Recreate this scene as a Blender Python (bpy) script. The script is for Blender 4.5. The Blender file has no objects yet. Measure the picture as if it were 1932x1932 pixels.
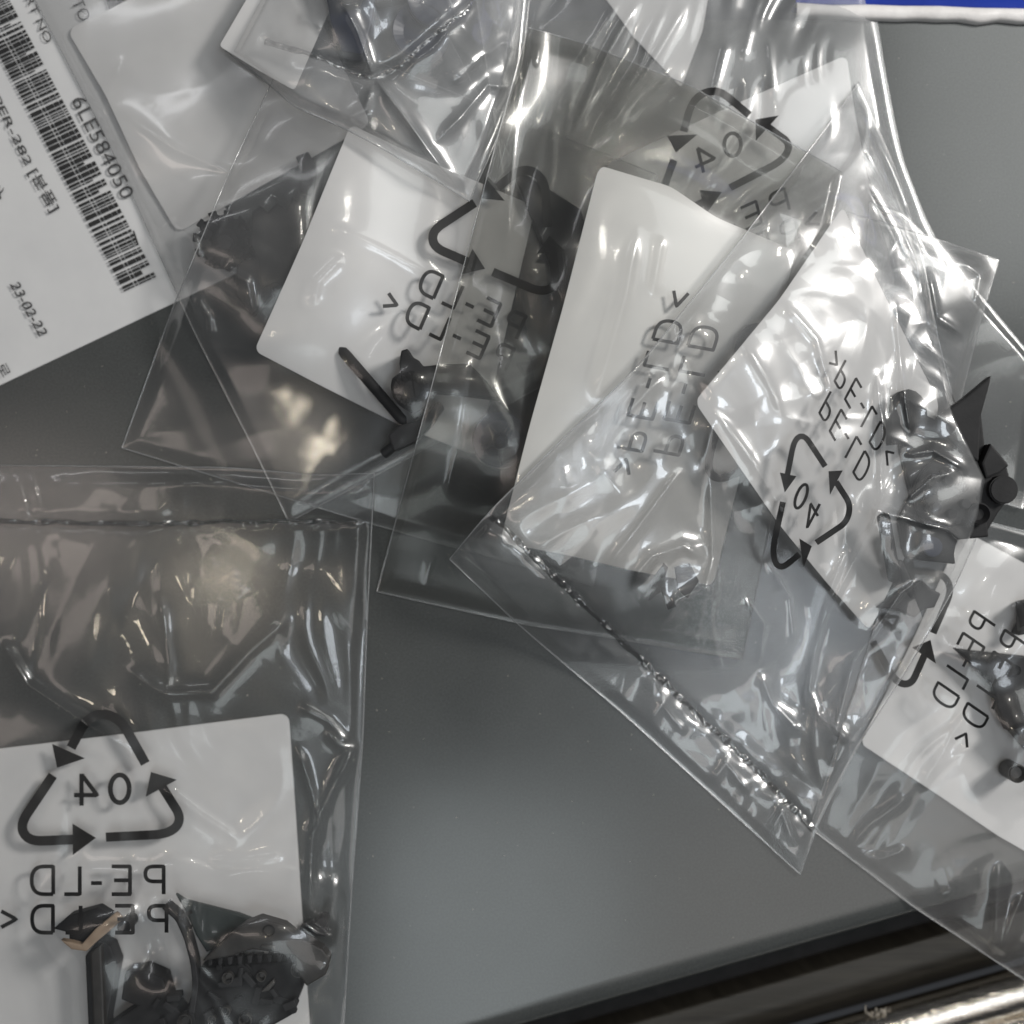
import bpy, bmesh, math, random
import numpy as np
from mathutils import Vector
from mathutils.bvhtree import BVHTree

# ------------------------------------------------------------------ camera, world, lamps, exposure
sc = bpy.context.scene
COL = sc.collection
CAMZ = 0.28                     # lens height over the tray
SPAN = 0.22                     # width of tray the frame covers
S = SPAN / 1932.0               # metres per photo unit on the tray

cam = bpy.data.cameras.new("camera"); cam_o = bpy.data.objects.new("camera", cam); COL.objects.link(cam_o)
cam_o.location = (0, 0, CAMZ); cam_o.rotation_euler = (0, 0, 0)
cam.sensor_width = 36; cam.sensor_fit = 'HORIZONTAL'
cam.lens = 36 * CAMZ / SPAN
cam.clip_start = 0.005; cam.clip_end = 50
cam.dof.use_dof = True; cam.dof.focus_distance = CAMZ - 0.013; cam.dof.aperture_fstop = 5.0
sc.camera = cam_o

w = bpy.data.worlds.new("World"); sc.world = w; w.use_nodes = True
w.node_tree.nodes["Background"].inputs[0].default_value = (0.52, 0.55, 0.60, 1)
w.node_tree.nodes["Background"].inputs[1].default_value = 0.07

def lamp(name, loc, target, sx, sy, watts, col=(1, 1, 1)):
    l = bpy.data.lights.new(name, 'AREA'); l.shape = 'RECTANGLE'; l.size = sx; l.size_y = sy
    l.energy = watts; l.color = col
    o = bpy.data.objects.new(name, l); COL.objects.link(o); o.location = loc
    o.rotation_euler = (Vector(target) - Vector(loc)).to_track_quat('-Z', 'Y').to_euler()
    return o
def radiance(L, sx, sy): return L * math.pi * sx * sy

# ceiling panels of the workshop (mirrored softly by the tray's paint), and a key lamp plus small lamps added for film glints
lamp("ceiling_panel_near", (-0.020, -0.56, 1.0), (-0.020, -0.56, 0), 0.25, 0.58, radiance(3.2, .25, .58), (0.90, 0.98, 1.0))
lamp("ceiling_panel_side", (0.32, -0.50, 1.0), (0.32, -0.50, 0), 0.40, 0.46, radiance(1.6, .40, .46), (1.0, 0.96, 0.92))
lamp("ceiling_panel_far", (0.58, 0.42, 1.0), (0.58, 0.42, 0), 0.42, 0.44, radiance(4.0, .42, .44), (0.97, 1.0, 0.98))
lamp("pink_reflection_lamp", (-0.66, 0.0, 1.0), (-0.66, 0.0, 0), 0.54, 0.11, radiance(3.2, .54, .11), (1.0, 0.86, 0.78))  # added lamp, stands in for skin mirrored pinkish in the film
lamp("key_lamp", (0.56, 0.30, 0.46), (0.02, 0.0, 0), 0.14, 0.14, 5.4, (1.0, 0.97, 0.93))
lamp("strip_lamp", (-0.42, 0.62, 0.95), (0, 0, 0), 0.40, 0.05, .45, (0.97, 0.98, 1.0))
lamp("warm_lamp", (-0.26, -0.06, 0.9), (0, 0, 0), 0.03, 0.03, .12, (1.0, 0.88, 0.70))
lamp("cool_lamp", (0.25, -0.10, 0.9), (0.25, -0.10, 0), 0.17, 0.15, 1.0, (0.86, 0.93, 1.0))  # added for a broad sheen on the crinkled bag
lamp("back_lamp", (0.10, 0.32, 0.95), (0, 0, 0), 0.05, 0.03, .42, (1.0, 0.96, 0.88))

sc.view_settings.view_transform = 'Standard'; sc.view_settings.look = 'None'
sc.view_settings.gamma = 1; sc.view_settings.use_curve_mapping = False
sc.view_settings.exposure = -0.15
cy = sc.cycles
cy.use_denoising = True; cy.transparent_max_bounces = 64; cy.max_bounces = 10
cy.caustics_reflective = False; cy.caustics_refractive = False
cy.sample_clamp_indirect = 4.0

# ------------------------------------------------------------------ helpers
rng = np.random.default_rng(7)
random.seed(5)
def W(px, py, z=0.0):
    k = S * (CAMZ - z) / CAMZ
    return ((px - 966) * k, (966 - py) * k, z)

class Mat:
    pass
def new_mat(name):
    m = bpy.data.materials.new(name); m.use_nodes = True
    nt = m.node_tree; nt.nodes.clear()
    out = nt.nodes.new("ShaderNodeOutputMaterial")
    return m, nt, out
def N(nt, t, **kw):
    n = nt.nodes.new(t)
    for k, v in kw.items(): setattr(n, k, v)
    return n
def noise(nt, scale, detail=4, rough=.55, coord=None, vec_scale=None):
    tc = N(nt, "ShaderNodeTexCoord"); n = N(nt, "ShaderNodeTexNoise")
    n.inputs["Scale"].default_value = scale; n.inputs["Detail"].default_value = detail; n.inputs["Roughness"].default_value = rough
    src = tc.outputs["Object"]
    if vec_scale:
        mp = N(nt, "ShaderNodeMapping"); mp.inputs["Scale"].default_value = vec_scale[:3]
        if len(vec_scale) > 3: mp.inputs["Rotation"].default_value = (0, 0, vec_scale[3])
        nt.links.new(src, mp.inputs[0]); src = mp.outputs[0]
    nt.links.new(src, n.inputs["Vector"])
    return n
def ramp(nt, src, stops):
    r = N(nt, "ShaderNodeValToRGB"); nt.links.new(src, r.inputs[0])
    while len(r.color_ramp.elements) < len(stops): r.color_ramp.elements.new(0.5)
    for e, (p, c) in zip(r.color_ramp.elements, stops):
        e.position = p; e.color = (*c, 1) if len(c) == 3 else c
    return r
def solid(name, c1, c2, scale=300, rough=.5, metal=0, bump=.1, bscale=900, bdist=.0002, spec=.5, rvar=.0, vec_scale=None, coat=0):
    m, nt, out = new_mat(name)
    b = N(nt, "ShaderNodeBsdfPrincipled"); nt.links.new(b.outputs[0], out.inputs[0])
    n = noise(nt, scale, vec_scale=vec_scale)
    r = ramp(nt, n.outputs[0], [(.3, c1), (.7, c2)]); nt.links.new(r.outputs[0], b.inputs["Base Color"])
    b.inputs["Roughness"].default_value = rough; b.inputs["Metallic"].default_value = metal
    b.inputs["Specular IOR Level"].default_value = spec; b.inputs["Coat Weight"].default_value = coat
    if rvar:
        rr = ramp(nt, n.outputs[0], [(.3, (rough - rvar,) * 3), (.7, (rough + rvar,) * 3)])
        nt.links.new(rr.outputs[0], b.inputs["Roughness"])
    if bump:
        n2 = noise(nt, bscale, 3, vec_scale=vec_scale); bp = N(nt, "ShaderNodeBump")
        bp.inputs["Strength"].default_value = bump; bp.inputs["Distance"].default_value = bdist
        nt.links.new(n2.outputs[0], bp.inputs["Height"]); nt.links.new(bp.outputs[0], b.inputs["Normal"])
    return m

def film_mat(name, tint=.97, refl=.075, rough=.05, haze=.03, edge=.55, hue=(1, 1, 1), soft=.7, rough2=.25):
    """thin clear polythene: see-through sheet, mirror-like sheen that grows at grazing angles, slight milkiness"""
    m, nt, out = new_mat(name)
    tr = N(nt, "ShaderNodeBsdfTransparent"); tr.inputs[0].default_value = (tint * hue[0], tint * hue[1], tint * hue[2], 1)
    gl = N(nt, "ShaderNodeBsdfGlossy"); gl.inputs["Roughness"].default_value = rough; gl.inputs[0].default_value = (1, 1, 1, 1)
    df = N(nt, "ShaderNodeBsdfDiffuse"); df.inputs[0].default_value = (.8, .82, .84, 1)
    n = noise(nt, 420, 3); bp = N(nt, "ShaderNodeBump"); bp.inputs["Strength"].default_value = .04; bp.inputs["Distance"].default_value = .0003
    nt.links.new(n.outputs[0], bp.inputs["Height"]); nt.links.new(bp.outputs[0], gl.inputs["Normal"])
    g2 = N(nt, "ShaderNodeBsdfGlossy"); g2.inputs["Roughness"].default_value = rough2; g2.inputs[0].default_value = (1, 1, 1, 1)
    gm = N(nt, "ShaderNodeMixShader"); gm.inputs[0].default_value = soft
    nt.links.new(gl.outputs[0], gm.inputs[1]); nt.links.new(g2.outputs[0], gm.inputs[2])
    lw = N(nt, "ShaderNodeLayerWeight"); lw.inputs[0].default_value = .5
    p = N(nt, "ShaderNodeMath", operation='POWER'); nt.links.new(lw.outputs["Facing"], p.inputs[0]); p.inputs[1].default_value = 3.0
    ma = N(nt, "ShaderNodeMath", operation='MULTIPLY_ADD'); nt.links.new(p.outputs[0], ma.inputs[0])
    ma.inputs[1].default_value = edge; ma.inputs[2].default_value = refl; ma.use_clamp = True
    n3 = noise(nt, 60, 4); hz = N(nt, "ShaderNodeMath", operation='MULTIPLY'); nt.links.new(n3.outputs[0], hz.inputs[0]); hz.inputs[1].default_value = haze * 2
    mx1 = N(nt, "ShaderNodeMixShader"); nt.links.new(hz.outputs[0], mx1.inputs[0]); nt.links.new(tr.outputs[0], mx1.inputs[1]); nt.links.new(df.outputs[0], mx1.inputs[2])
    mx2 = N(nt, "ShaderNodeMixShader"); nt.links.new(ma.outputs[0], mx2.inputs[0]); nt.links.new(mx1.outputs[0], mx2.inputs[1]); nt.links.new(gm.outputs[0], mx2.inputs[2])
    nt.links.new(mx2.outputs[0], out.inputs[0])
    return m

M = {}
M['film'] = film_mat("clear_film", .95, .06, .045, .010)
M['film_hazy'] = film_mat("hazy_film", .92, .08, .09, .17)  # diffuse haze also stands for light the film reflects
M['film_milky'] = film_mat("milky_film", .93, .09, .07, .045)
M['film_smooth'] = film_mat("clear_film_smooth", .94, .06, .08, .012)
M['film_crisp'] = film_mat("clear_film_crisp", .91, .10, .045, .08, .7)  # haze raised in place of the ceiling's broad reflection
M['film_smoky'] = film_mat("smoky_film", .89, .05, .06, .012, hue=(1.0, 1.0, .985))
M['film_dark'] = film_mat("dark_film", .80, .04, .08, .01, .3, hue=(1.0, 1.0, .985))
M['film_back'] = film_mat("back_film", .96, .04, .09, .012, .3)
M['seal'] = film_mat("welded_seam", .55, .12, .06, .02, .6, soft=.4)
M['seal_light'] = film_mat("pale_welded_seam", .85, .16, .06, .06, .6)
M['edge'] = film_mat("cut_film_edge", .8, .16, .15, .22, .6)
M['paper'] = solid("label_paper", (.57, .565, .565), (.63, .625, .62), 90, .42, 0, .12, 2200, .00006, .45)
M['card'] = solid("coated_card", (.56, .56, .565), (.62, .62, .62), 60, .38, 0, .08, 1800, .00005, .5)
M['ink'] = solid("black_ink", (.012, .012, .013), (.022, .022, .022), 200, .45, 0, 0)
M['greyink'] = solid("toner", (.02, .02, .022), (.10, .10, .10), 700, .6, 0, 0)
M['blk'] = solid("black_plastic", (.007, .007, .008), (.016, .016, .017), 250, .6, 0, .25, 1500, .0001, .25)
M['dkgrey'] = solid("charcoal_plastic", (.014, .014, .015), (.026, .026, .028), 250, .55, 0, .25, 1500, .0001, .3)
M['brn'] = solid("brownish_plastic", (.016, .015, .014), (.030, .027, .025), 350, .5, 0, .3, 1500, .0001)
M['blue'] = solid("dark_blue_plastic", (.006, .009, .026), (.012, .018, .045), 250, .4, 0, .2, 1500, .0001)
M['tan'] = solid("pink_reflection_plastic", (.24, .17, .12), (.33, .25, .18), 250, .45, 0, .15, 1500, .0001)  # pinkish reflected light put into the plastic's colour
M['grn'] = solid("green_grey_plastic", (.018, .025, .025), (.030, .038, .037), 250, .5, 0, .2, 1500, .0001)
M['pin'] = solid("dull_steel", (.06, .058, .056), (.11, .105, .10), 500, .45, .5, .1, 1500, .0001)
# tray paint: dark grey semi gloss with fine speckle
def tray_mat():
    m, nt, out = new_mat("tray_paint")
    b = N(nt, "ShaderNodeBsdfPrincipled"); nt.links.new(b.outputs[0], out.inputs[0])
    n1 = noise(nt, 25, 5); n2 = noise(nt, 2600, 2)
    r1 = ramp(nt, n1.outputs[0], [(.3, (.058, .062, .062)), (.7, (.069, .073, .072))])
    r2 = ramp(nt, n2.outputs[0], [(.35, (.85, .85, .85)), (.72, (1.15, 1.15, 1.15))])
    mx = N(nt, "ShaderNodeMix", data_type='RGBA', blend_type='MULTIPLY'); mx.inputs[0].default_value = 1
    nt.links.new(r1.outputs[0], mx.inputs[6]); nt.links.new(r2.outputs[0], mx.inputs[7]); nt.links.new(mx.outputs[2], b.inputs["Base Color"])
    rr = ramp(nt, n1.outputs[0], [(.3, (.13,) * 3), (.7, (.17,) * 3)]); nt.links.new(rr.outputs[0], b.inputs["Roughness"])
    bp = N(nt, "ShaderNodeBump"); bp.inputs["Strength"].default_value = .10; bp.inputs["Distance"].default_value = .00006
    nt.links.new(n2.outputs[0], bp.inputs["Height"]); nt.links.new(bp.outputs[0], b.inputs["Normal"])
    b.inputs["Specular IOR Level"].default_value = .62
    sm = noise(nt, 9, 6, .65); r4 = ramp(nt, sm.outputs[0], [(.35, (0, 0, 0)), (.70, (.07, .07, .07))])
    ad = N(nt, "ShaderNodeMix", data_type='RGBA', blend_type='ADD'); ad.inputs[0].default_value = 1
    nt.links.new(rr.outputs[0], ad.inputs[6]); nt.links.new(r4.outputs[0], ad.inputs[7]); nt.links.new(ad.outputs[2], b.inputs["Roughness"])
    return m
M['tray'] = tray_mat()
M['white'] = solid("chipped_white_paint", (.62, .60, .59), (.78, .76, .75), 160, .4, 0, .3, 500, .0003)
M['bluebox'] = solid("blue_plastic_box", (.006, .035, .34), (.010, .045, .42), 80, .4, 0, .1, 900, .0002)
M['brass'] = solid("brown_metal_strip", (.016, .014, .011), (.032, .028, .022), 60, .4, .5, .2, 300, .0002, vec_scale=(1, 30, 1, .28))
M['chrome'] = solid("scuffed_chrome", (.62, .57, .50), (.80, .75, .68), 40, .18, 1, .25, 120, .0004, vec_scale=(1, 25, 1, .28), rvar=.05)
M['lint'] = solid("paper_lint", (.34, .30, .24), (.5, .46, .4), 900, .8, 0, .3)

def tag(o, label=None, cat=None, group=None, kind=None):
    if label: o['label'] = label
    if cat: o['category'] = cat
    if group: o['group'] = group
    if kind: o['kind'] = kind
    return o
def empty(name, loc):
    o = bpy.data.objects.new(name, None); COL.objects.link(o); o.location = loc; o.empty_display_size = .005
    return o
def mesh_obj(name, verts, faces, mat, parent=None, smooth=True):
    v = np.asarray(verts, dtype=float).reshape(-1, 3)
    off = np.array(parent.location) if parent else np.zeros(3)
    p = parent
    while p is not None and p.parent is not None:
        p = p.parent; off = off + np.array(p.location)
    me = bpy.data.meshes.new(name)
    me.from_pydata((v - off).tolist(), [], faces if isinstance(faces, list) else faces.tolist())
    me.materials.append(mat)
    if smooth: me.polygons.foreach_set("use_smooth", [True] * len(me.polygons))
    me.update()
    o = bpy.data.objects.new(name, me); COL.objects.link(o)
    if parent: o.parent = parent
    return o
def bm_obj(name, bm, mat, parent=None, smooth=False):
    bmesh.ops.recalc_face_normals(bm, faces=bm.faces)
    bm.verts.ensure_lookup_table(); bm.verts.index_update()
    vs = [tuple(v.co) for v in bm.verts]; fs = [[v.index for v in f.verts] for f in bm.faces]
    bm.free()
    return mesh_obj(name, vs, fs, mat, parent, smooth)

# ------------------------------------------------------------------ stack height: what lies where, so later things drape on it
RES = 0.0008; HALF = 0.20; NG = int(2 * HALF / RES) + 1
H = np.zeros((NG, NG))
def gi(x): return (np.asarray(x) + HALF) / RES
def splat(x, y, z):
    i = np.clip(np.rint(gi(y)).astype(int), 0, NG - 1).ravel(); j = np.clip(np.rint(gi(x)).astype(int), 0, NG - 1).ravel()
    np.maximum.at(H, (i, j), np.asarray(z).ravel())
def sample(F, x, y):
    a = np.clip(gi(y), 0, NG - 1.001); b = np.clip(gi(x), 0, NG - 1.001)
    i = a.astype(int); j = b.astype(int); fa = a - i; fb = b - j
    return F[i, j] * (1 - fa) * (1 - fb) + F[i + 1, j] * fa * (1 - fb) + F[i, j + 1] * (1 - fa) * fb + F[i + 1, j + 1] * fa * fb
def blur(F, sig):
    r = int(3 * sig / RES) + 1; k = np.exp(-.5 * (np.arange(-r, r + 1) * RES / sig) ** 2); k /= k.sum()
    P = np.pad(F, r, mode='edge'); out = np.zeros((NG + 2 * r, NG))
    for t in range(2 * r + 1): out += k[t] * P[:, t:t + NG]
    res = np.zeros((NG, NG))
    for t in range(2 * r + 1): res += k[t] * out[t:t + NG, :]
    return res
def maxf(F, rad):
    r = max(1, int(rad / RES)); out = F.copy()
    for t in range(1, r + 1):
        out[:, t:] = np.maximum(out[:, t:], F[:, :-t]); out[:, :-t] = np.maximum(out[:, :-t], F[:, t:])
    F = out; out = F.copy()
    for t in range(1, r + 1):
        out[t:, :] = np.maximum(out[t:, :], F[:-t, :]); out[:-t, :] = np.maximum(out[:-t, :], F[t:, :])
    return out
def drape(sig): return blur(maxf(H, sig * 1.3), sig)

# ------------------------------------------------------------------ sheets
def resample(poly, t):
    p = np.array(poly, float); d = np.r_[0, np.cumsum(np.hypot(*np.diff(p, axis=0).T))]; d /= d[-1]
    # rounded interpolation (monotone parameter, smoothed corners)
    n = 400; tt = np.linspace(0, 1, n); q = np.stack([np.interp(tt, d, p[:, 0]), np.interp(tt, d, p[:, 1])], 1)
    if len(p) > 2:
        k = 25; ker = np.hanning(2 * k + 1); ker /= ker.sum()
        for c in (0, 1):
            base = np.linspace(q[0, c], q[-1, c], n); dd = q[:, c] - base
            pad = np.r_[-dd[k:0:-1], dd, -dd[-2:-k - 2:-1]]
            q[:, c] = base + np.convolve(pad, ker, 'valid')
    return np.stack([np.interp(t, tt, q[:, 0]), np.interp(t, tt, q[:, 1])], -1)
def coons(top, right, bottom, left, u, v):
    T = resample(top, u); B = resample(bottom, u); L = resample(left, v); R = resample(right, v)
    u = u[..., None]; v = v[..., None]
    c0, c1, c2, c3 = [np.array(c, float) for c in (top[0], top[-1], bottom[-1], bottom[0])]
    return (1 - v) * T + v * B + (1 - u) * L + u * R - ((1 - u) * (1 - v) * c0 + u * (1 - v) * c1 + u * v * c2 + (1 - u) * v * c3)
def grid_faces(nu, nv):
    i = np.arange(nv)[:, None]; j = np.arange(nu)[None, :]; a = i * (nu + 1) + j
    return np.stack([a, a + nu + 1, a + nu + 2, a + 1], -1).reshape(-1, 4)
def rnoise(x, y, lam, seed, n=22):
    r = np.random.default_rng(seed); out = np.zeros_like(x)
    for _ in range(n):
        a = r.uniform(0, 2 * math.pi); f = 2 * math.pi / (lam * r.uniform(.7, 1.5)); ph = r.uniform(0, 2 * math.pi)
        out += np.cos(f * (x * math.cos(a) + y * math.sin(a)) + ph)
    return out / math.sqrt(n / 2)
def crumple(x, y, lam, seed, n=5, soft=.12):
    """sharp-ridged folds: several warped, softly creased triangle waves, each present only in patches"""
    r = np.random.default_rng(seed); out = np.zeros_like(x)
    wx = rnoise(x, y, lam * 2.2, seed + 1) * lam * .35; wy = rnoise(x, y, lam * 2.2, seed + 2) * lam * .35
    for k in range(n):
        a = r.uniform(0, math.pi); l = lam * r.uniform(.7, 1.8)
        q = ((x + wx) * math.cos(a) + (y + wy) * math.sin(a)) / l + r.uniform(0, 1)
        tri = 2 * np.abs(q - np.floor(q + .5))
        rid = np.sqrt(tri ** 2 + soft ** 2)
        m = np.clip(.5 + .8 * rnoise(x, y, lam * 2.0, seed + 10 + k), 0, 1); m = m * m * (3 - 2 * m)
        out += (.6 - rid) * m * l / lam
    return out / math.sqrt(n)
def seg_dist(P, poly):
    best = np.full(P.shape[:-1], 1e9); tpar = np.zeros(P.shape[:-1]); side = np.zeros(P.shape[:-1])
    p = np.array(poly, float); L = np.r_[0, np.cumsum(np.hypot(*np.diff(p, axis=0).T))]
    for k in range(len(p) - 1):
        a, b = p[k], p[k + 1]; ab = b - a; l2 = ab @ ab
        t = np.clip(((P - a) @ ab) / l2, 0, 1); q = P - (a + t[..., None] * ab); d = np.hypot(q[..., 0], q[..., 1])
        m = d < best; best = np.where(m, d, best); tpar = np.where(m, (L[k] + t * math.sqrt(l2)) / L[-1], tpar)
        side = np.where(m, np.sign(ab[0] * q[..., 1] - ab[1] * q[..., 0]), side)
    return best, tpar, side
def worldify(P, zfun, it=3):
    z = np.zeros(P.shape[:-1])
    for _ in range(it):
        k = S * (CAMZ - z) / CAMZ; x = (P[..., 0] - 966) * k; y = (966 - P[..., 1]) * k; z = zfun(x, y)
    k = S * (CAMZ - z) / CAMZ
    return (P[..., 0] - 966) * k, (966 - P[..., 1]) * k, z

def tube(path, r, n=6, vary=None, closed=False):
    """thin tube along 3D points, radius may vary"""
    p = np.array(path, float); m = len(p)
    t = np.gradient(p, axis=0); t /= np.maximum(np.linalg.norm(t, axis=1, keepdims=True), 1e-9)
    up = np.array([0, 0, 1.0]); s = np.cross(t, up); ln = np.linalg.norm(s, axis=1, keepdims=True)
    s = np.where(ln > 1e-6, s / np.maximum(ln, 1e-9), np.array([1.0, 0, 0])); q = np.cross(s, t)
    rr = np.full(m, r) if vary is None else np.asarray(vary)
    V = []
    for k in range(n):
        a = 2 * math.pi * k / n; V.append(p + (s * math.cos(a) + q * math.sin(a)) * rr[:, None])
    V = np.stack(V, 1).reshape(-1, 3); F = []
    for i in range(m - 1):
        for k in range(n):
            a = i * n + k; b = i * n + (k + 1) % n; F.append([a, b, b + n, a + n])
    F.append(list(range(n))[::-1]); F.append([(m - 1) * n + k for k in range(n)])
    return V, F

def paper(name, label, cat, edges, radius=.03, mat=None, stiff=.006, thick=.00016, curl=.00018, n=70, lift=.0, group=None):
    """one sheet of label paper lying on whatever is below, corners rounded"""
    top, right, bottom, left = edges
    v = .5 - .5 * np.cos(np.linspace(0, math.pi, n + 1)); u = .5 - .5 * np.cos(np.linspace(0, math.pi, n + 1))
    def inset(t, r):
        d = np.minimum(t, 1 - t); return np.where(d < r, r - np.sqrt(np.maximum(r * r - (r - d) ** 2, 0)), 0)
    U, V = np.meshgrid(u, v); ins = inset(V, radius)
    P = coons(top, right, bottom, left, ins + U * (1 - 2 * ins), V)
    D = drape(stiff)
    x, y, z = worldify(P, lambda X, Y: sample(D, X, Y) + .0002 + lift)
    z = z + curl * (1 + np.tanh(rnoise(x * 1e3, y * 1e3, 50, len(label) * 7)))
    top_v = np.stack([x, y, z + thick], -1).reshape(-1, 3); bot_v = np.stack([x, y, z], -1).reshape(-1, 3)
    F = grid_faces(n, n); Fb = F[:, ::-1] + len(top_v)
    per = [i for i in range(n + 1)] + [(i + 1) * (n + 1) - 1 for i in range(1, n + 1)] + [(n + 1) * n + i for i in range(n - 1, -1, -1)] + [i * (n + 1) for i in range(n - 1, 0, -1)]
    side = [[per[k], per[(k + 1) % len(per)], per[(k + 1) % len(per)] + len(top_v), per[k] + len(top_v)] for k in range(len(per))]
    o = mesh_obj(name, np.r_[top_v, bot_v], F.tolist() + Fb.tolist() + side, mat or M['paper'])
    tag(o, label, cat, group)
    splat(x, y, z + thick)
    # fill between vertices
    o['_z'] = 0.0; del o['_z']
    return o
def seal_gaps():
    """fill pin holes the splatting left in the height field (median-like closing)"""
    global H
    c = maxf(H, RES * 2); e = -maxf(-c, RES * 2); H = np.maximum(H, e)

class Bag:
    def __init__(self, name, label, edges, group='clear plastic bags'):
        self.edges = edges
        P = np.array([edges[0][0], edges[0][-1], edges[2][-1], edges[2][0]], float); c = P.mean(0)
        x, y, _ = W(c[0], c[1]); z = float(sample(drape(.003), np.array([x]), np.array([y]))[0])
        self.root = empty(name, (x, y, z)); tag(self.root, label, 'plastic bag', group)
    def grid(self, nu, nv):
        U, V = np.meshgrid(np.linspace(0, 1, nu + 1), np.linspace(0, 1, nv + 1))
        return coons(*self.edges, U, V), U, V
    def back(self, mat='film_back', sig=.004, n=90):
        P, U, V = self.grid(n, n); D = drape(sig)
        self.x0, self.y0, self.z0 = worldify(P, lambda X, Y: sample(D, X, Y) + .00025)
        mesh_obj('back_film', np.stack([self.x0, self.y0, self.z0], -1), grid_faces(n, n), M[mat], self.root)
        splat(self.x0, self.y0, self.z0); seal_gaps()
        self.n0 = n
    def front(self, mat='film', nu=200, nv=220, sig=.0025, bulge=.002, folds=(), creases=(), ripples=(), streaks=(), seal=None, margin=.004, weld=True, seed=1):
        P, U, V = self.grid(nu, nv); D = drape(sig)
        x, y, z = worldify(P, lambda X, Y: sample(D, X, Y) + .0006)
        # distance to the rim in metres (approx.)
        wu = np.hypot(np.ptp(x), np.ptp(y)) * .7
        rim = np.minimum(np.minimum(U, 1 - U), np.minimum(V, 1 - V)) * wu
        mask = np.clip(rim / margin, 0, 1); mask = mask * mask * (3 - 2 * mask)
        z = z + bulge * mask * np.sqrt(np.clip(np.sin(math.pi * U) * np.sin(math.pi * V), 0, 1))
        X, Y = x * 1e3, y * 1e3
        for lam, amp, sd in folds: z = z + amp * 1e-3 * crumple(X, Y, lam, sd) * (.12 + .88 * mask)
        for lam, amp, sd in ripples: z = z + amp * 1e-3 * rnoise(X, Y, lam, sd) * (.25 + .75 * mask)
        for ang, lam, asp, amp, sd in streaks:
            a = math.radians(ang); wx = rnoise(X, Y, 40, sd + 5) * 3
            xa = (X * math.cos(a) + Y * math.sin(a)) / asp; ya = -X * math.sin(a) + Y * math.cos(a) + wx
            q = rnoise(xa, ya, lam, sd); m_ = np.clip(.45 + .7 * rnoise(X, Y, 24, sd + 9), 0, 1)
            z = z - amp * 1e-3 * np.sqrt(q * q + .02) * m_ * mask
        for poly, amp, wd in creases:
            d, t, sd = seg_dist(P, poly); d = d * S * 1e3
            taper = np.clip(np.minimum(t, 1 - t) / .2, 0, 1); taper = taper * taper * (3 - 2 * taper)
            z = z + amp * 1e-3 * np.exp(-(np.sqrt(d * d + .05) / wd)) * taper
        if seal is not None:
            d, t, sd = seg_dist(P, seal[0]); d = d * S * 1e3
            near = np.exp(-(d / 2.4) ** 2)
            z = z + near * 1e-3 * (.15 * rnoise(X, Y, 5.5, seed + 60) + .02 * rnoise(X, Y, 2.6, seed + 61)) - .9e-3 * np.exp(-(d / 1.3) ** 2)
        b = sample_patch(self.z0, U, V)
        z = np.maximum(z, b + .00012)
        Hc = blur(maxf(H, RES), RES); c = sample(Hc, x, y) + .00025
        z = c + .5 * ((z - c) + np.sqrt((z - c) ** 2 + .0003 ** 2))
        rimz = np.clip(rim / .0035, 0, 1); rimz = rimz * rimz * (3 - 2 * rimz)
        z = b + .0001 + (z - b - .0001) * rimz
        k = S * (CAMZ - z) / CAMZ; x = (P[..., 0] - 966) * k; y = (966 - P[..., 1]) * k
        vs = np.stack([x, y, z], -1)
        fs = grid_faces(nu, nv)
        f = mesh_obj('front_film', vs, fs, M[mat], self.root)
        self.bvh = BVHTree.FromPolygons([Vector(v) for v in vs.reshape(-1, 3)], fs.tolist())
        if weld:
            per = np.r_[vs[0], vs[1:, -1], vs[-1, -2::-1], vs[-2:0:-1, 0], vs[:1, 0]]
            V_, F_ = tube(per[::2], .00013, 4)
            mesh_obj('cut_edge', V_, F_, M['edge'], self.root)
        if seal is not None:
            pts = resample(seal[0], np.linspace(0, 1, 420)); pth = []
            for q in pts:
                h = self.hit(q[0], q[1])
                if h is not None: pth.append([h.x, h.y, h.z + .0001])
            pth = np.array(pth); m = len(pth); kx = 9
            tg = np.gradient(pth[:, :2], axis=0); tg /= np.maximum(np.hypot(tg[:, 0], tg[:, 1])[:, None], 1e-9)
            nr = np.stack([-tg[:, 1], tg[:, 0]], 1); wv = np.linspace(-1, 1, kx)
            sl = np.r_[0, np.cumsum(np.hypot(*np.diff(pth[:, :2], axis=0).T))] * 1e3
            half = seal[1] * (1 + .22 * rnoise(sl, sl * 0, 5, seed + 3))
            Q = pth[:, None, :2] + nr[:, None, :] * (half[:, None] * wv[None, :])[..., None] + nr[:, None, :] * (.00012 * rnoise(sl, sl * 0 + 2, 9, seed + 4))[:, None, None]
            SX = np.repeat(sl[:, None], kx, 1); WY = np.repeat((wv * seal[1] * 1e3)[None], m, 0)
            Zs = pth[:, 2][:, None] + .00009 * rnoise(SX, WY * 1.6, 1.9, seed + 5) + .00003 * np.sin(SX * 5.2 + 2 * rnoise(SX, WY, 6, seed + 6)) - .00022 * wv[None] ** 2 + .0001
            Vs = np.concatenate([Q, Zs[..., None]], -1)
            Fs = grid_faces(kx - 1, m - 1)
            mesh_obj('welded_seam', Vs, Fs[:, ::-1], M[seal[2] if len(seal) > 2 else 'seal'], self.root)
        splat(x, y, z); seal_gaps()
        return f
    def hit(self, px, py):
        o = Vector((0, 0, CAMZ)); d = Vector(W(px, py, 0)) - o; d.normalize()
        loc, nrm, i, dist = self.bvh.ray_cast(o, d)
        return loc
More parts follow.
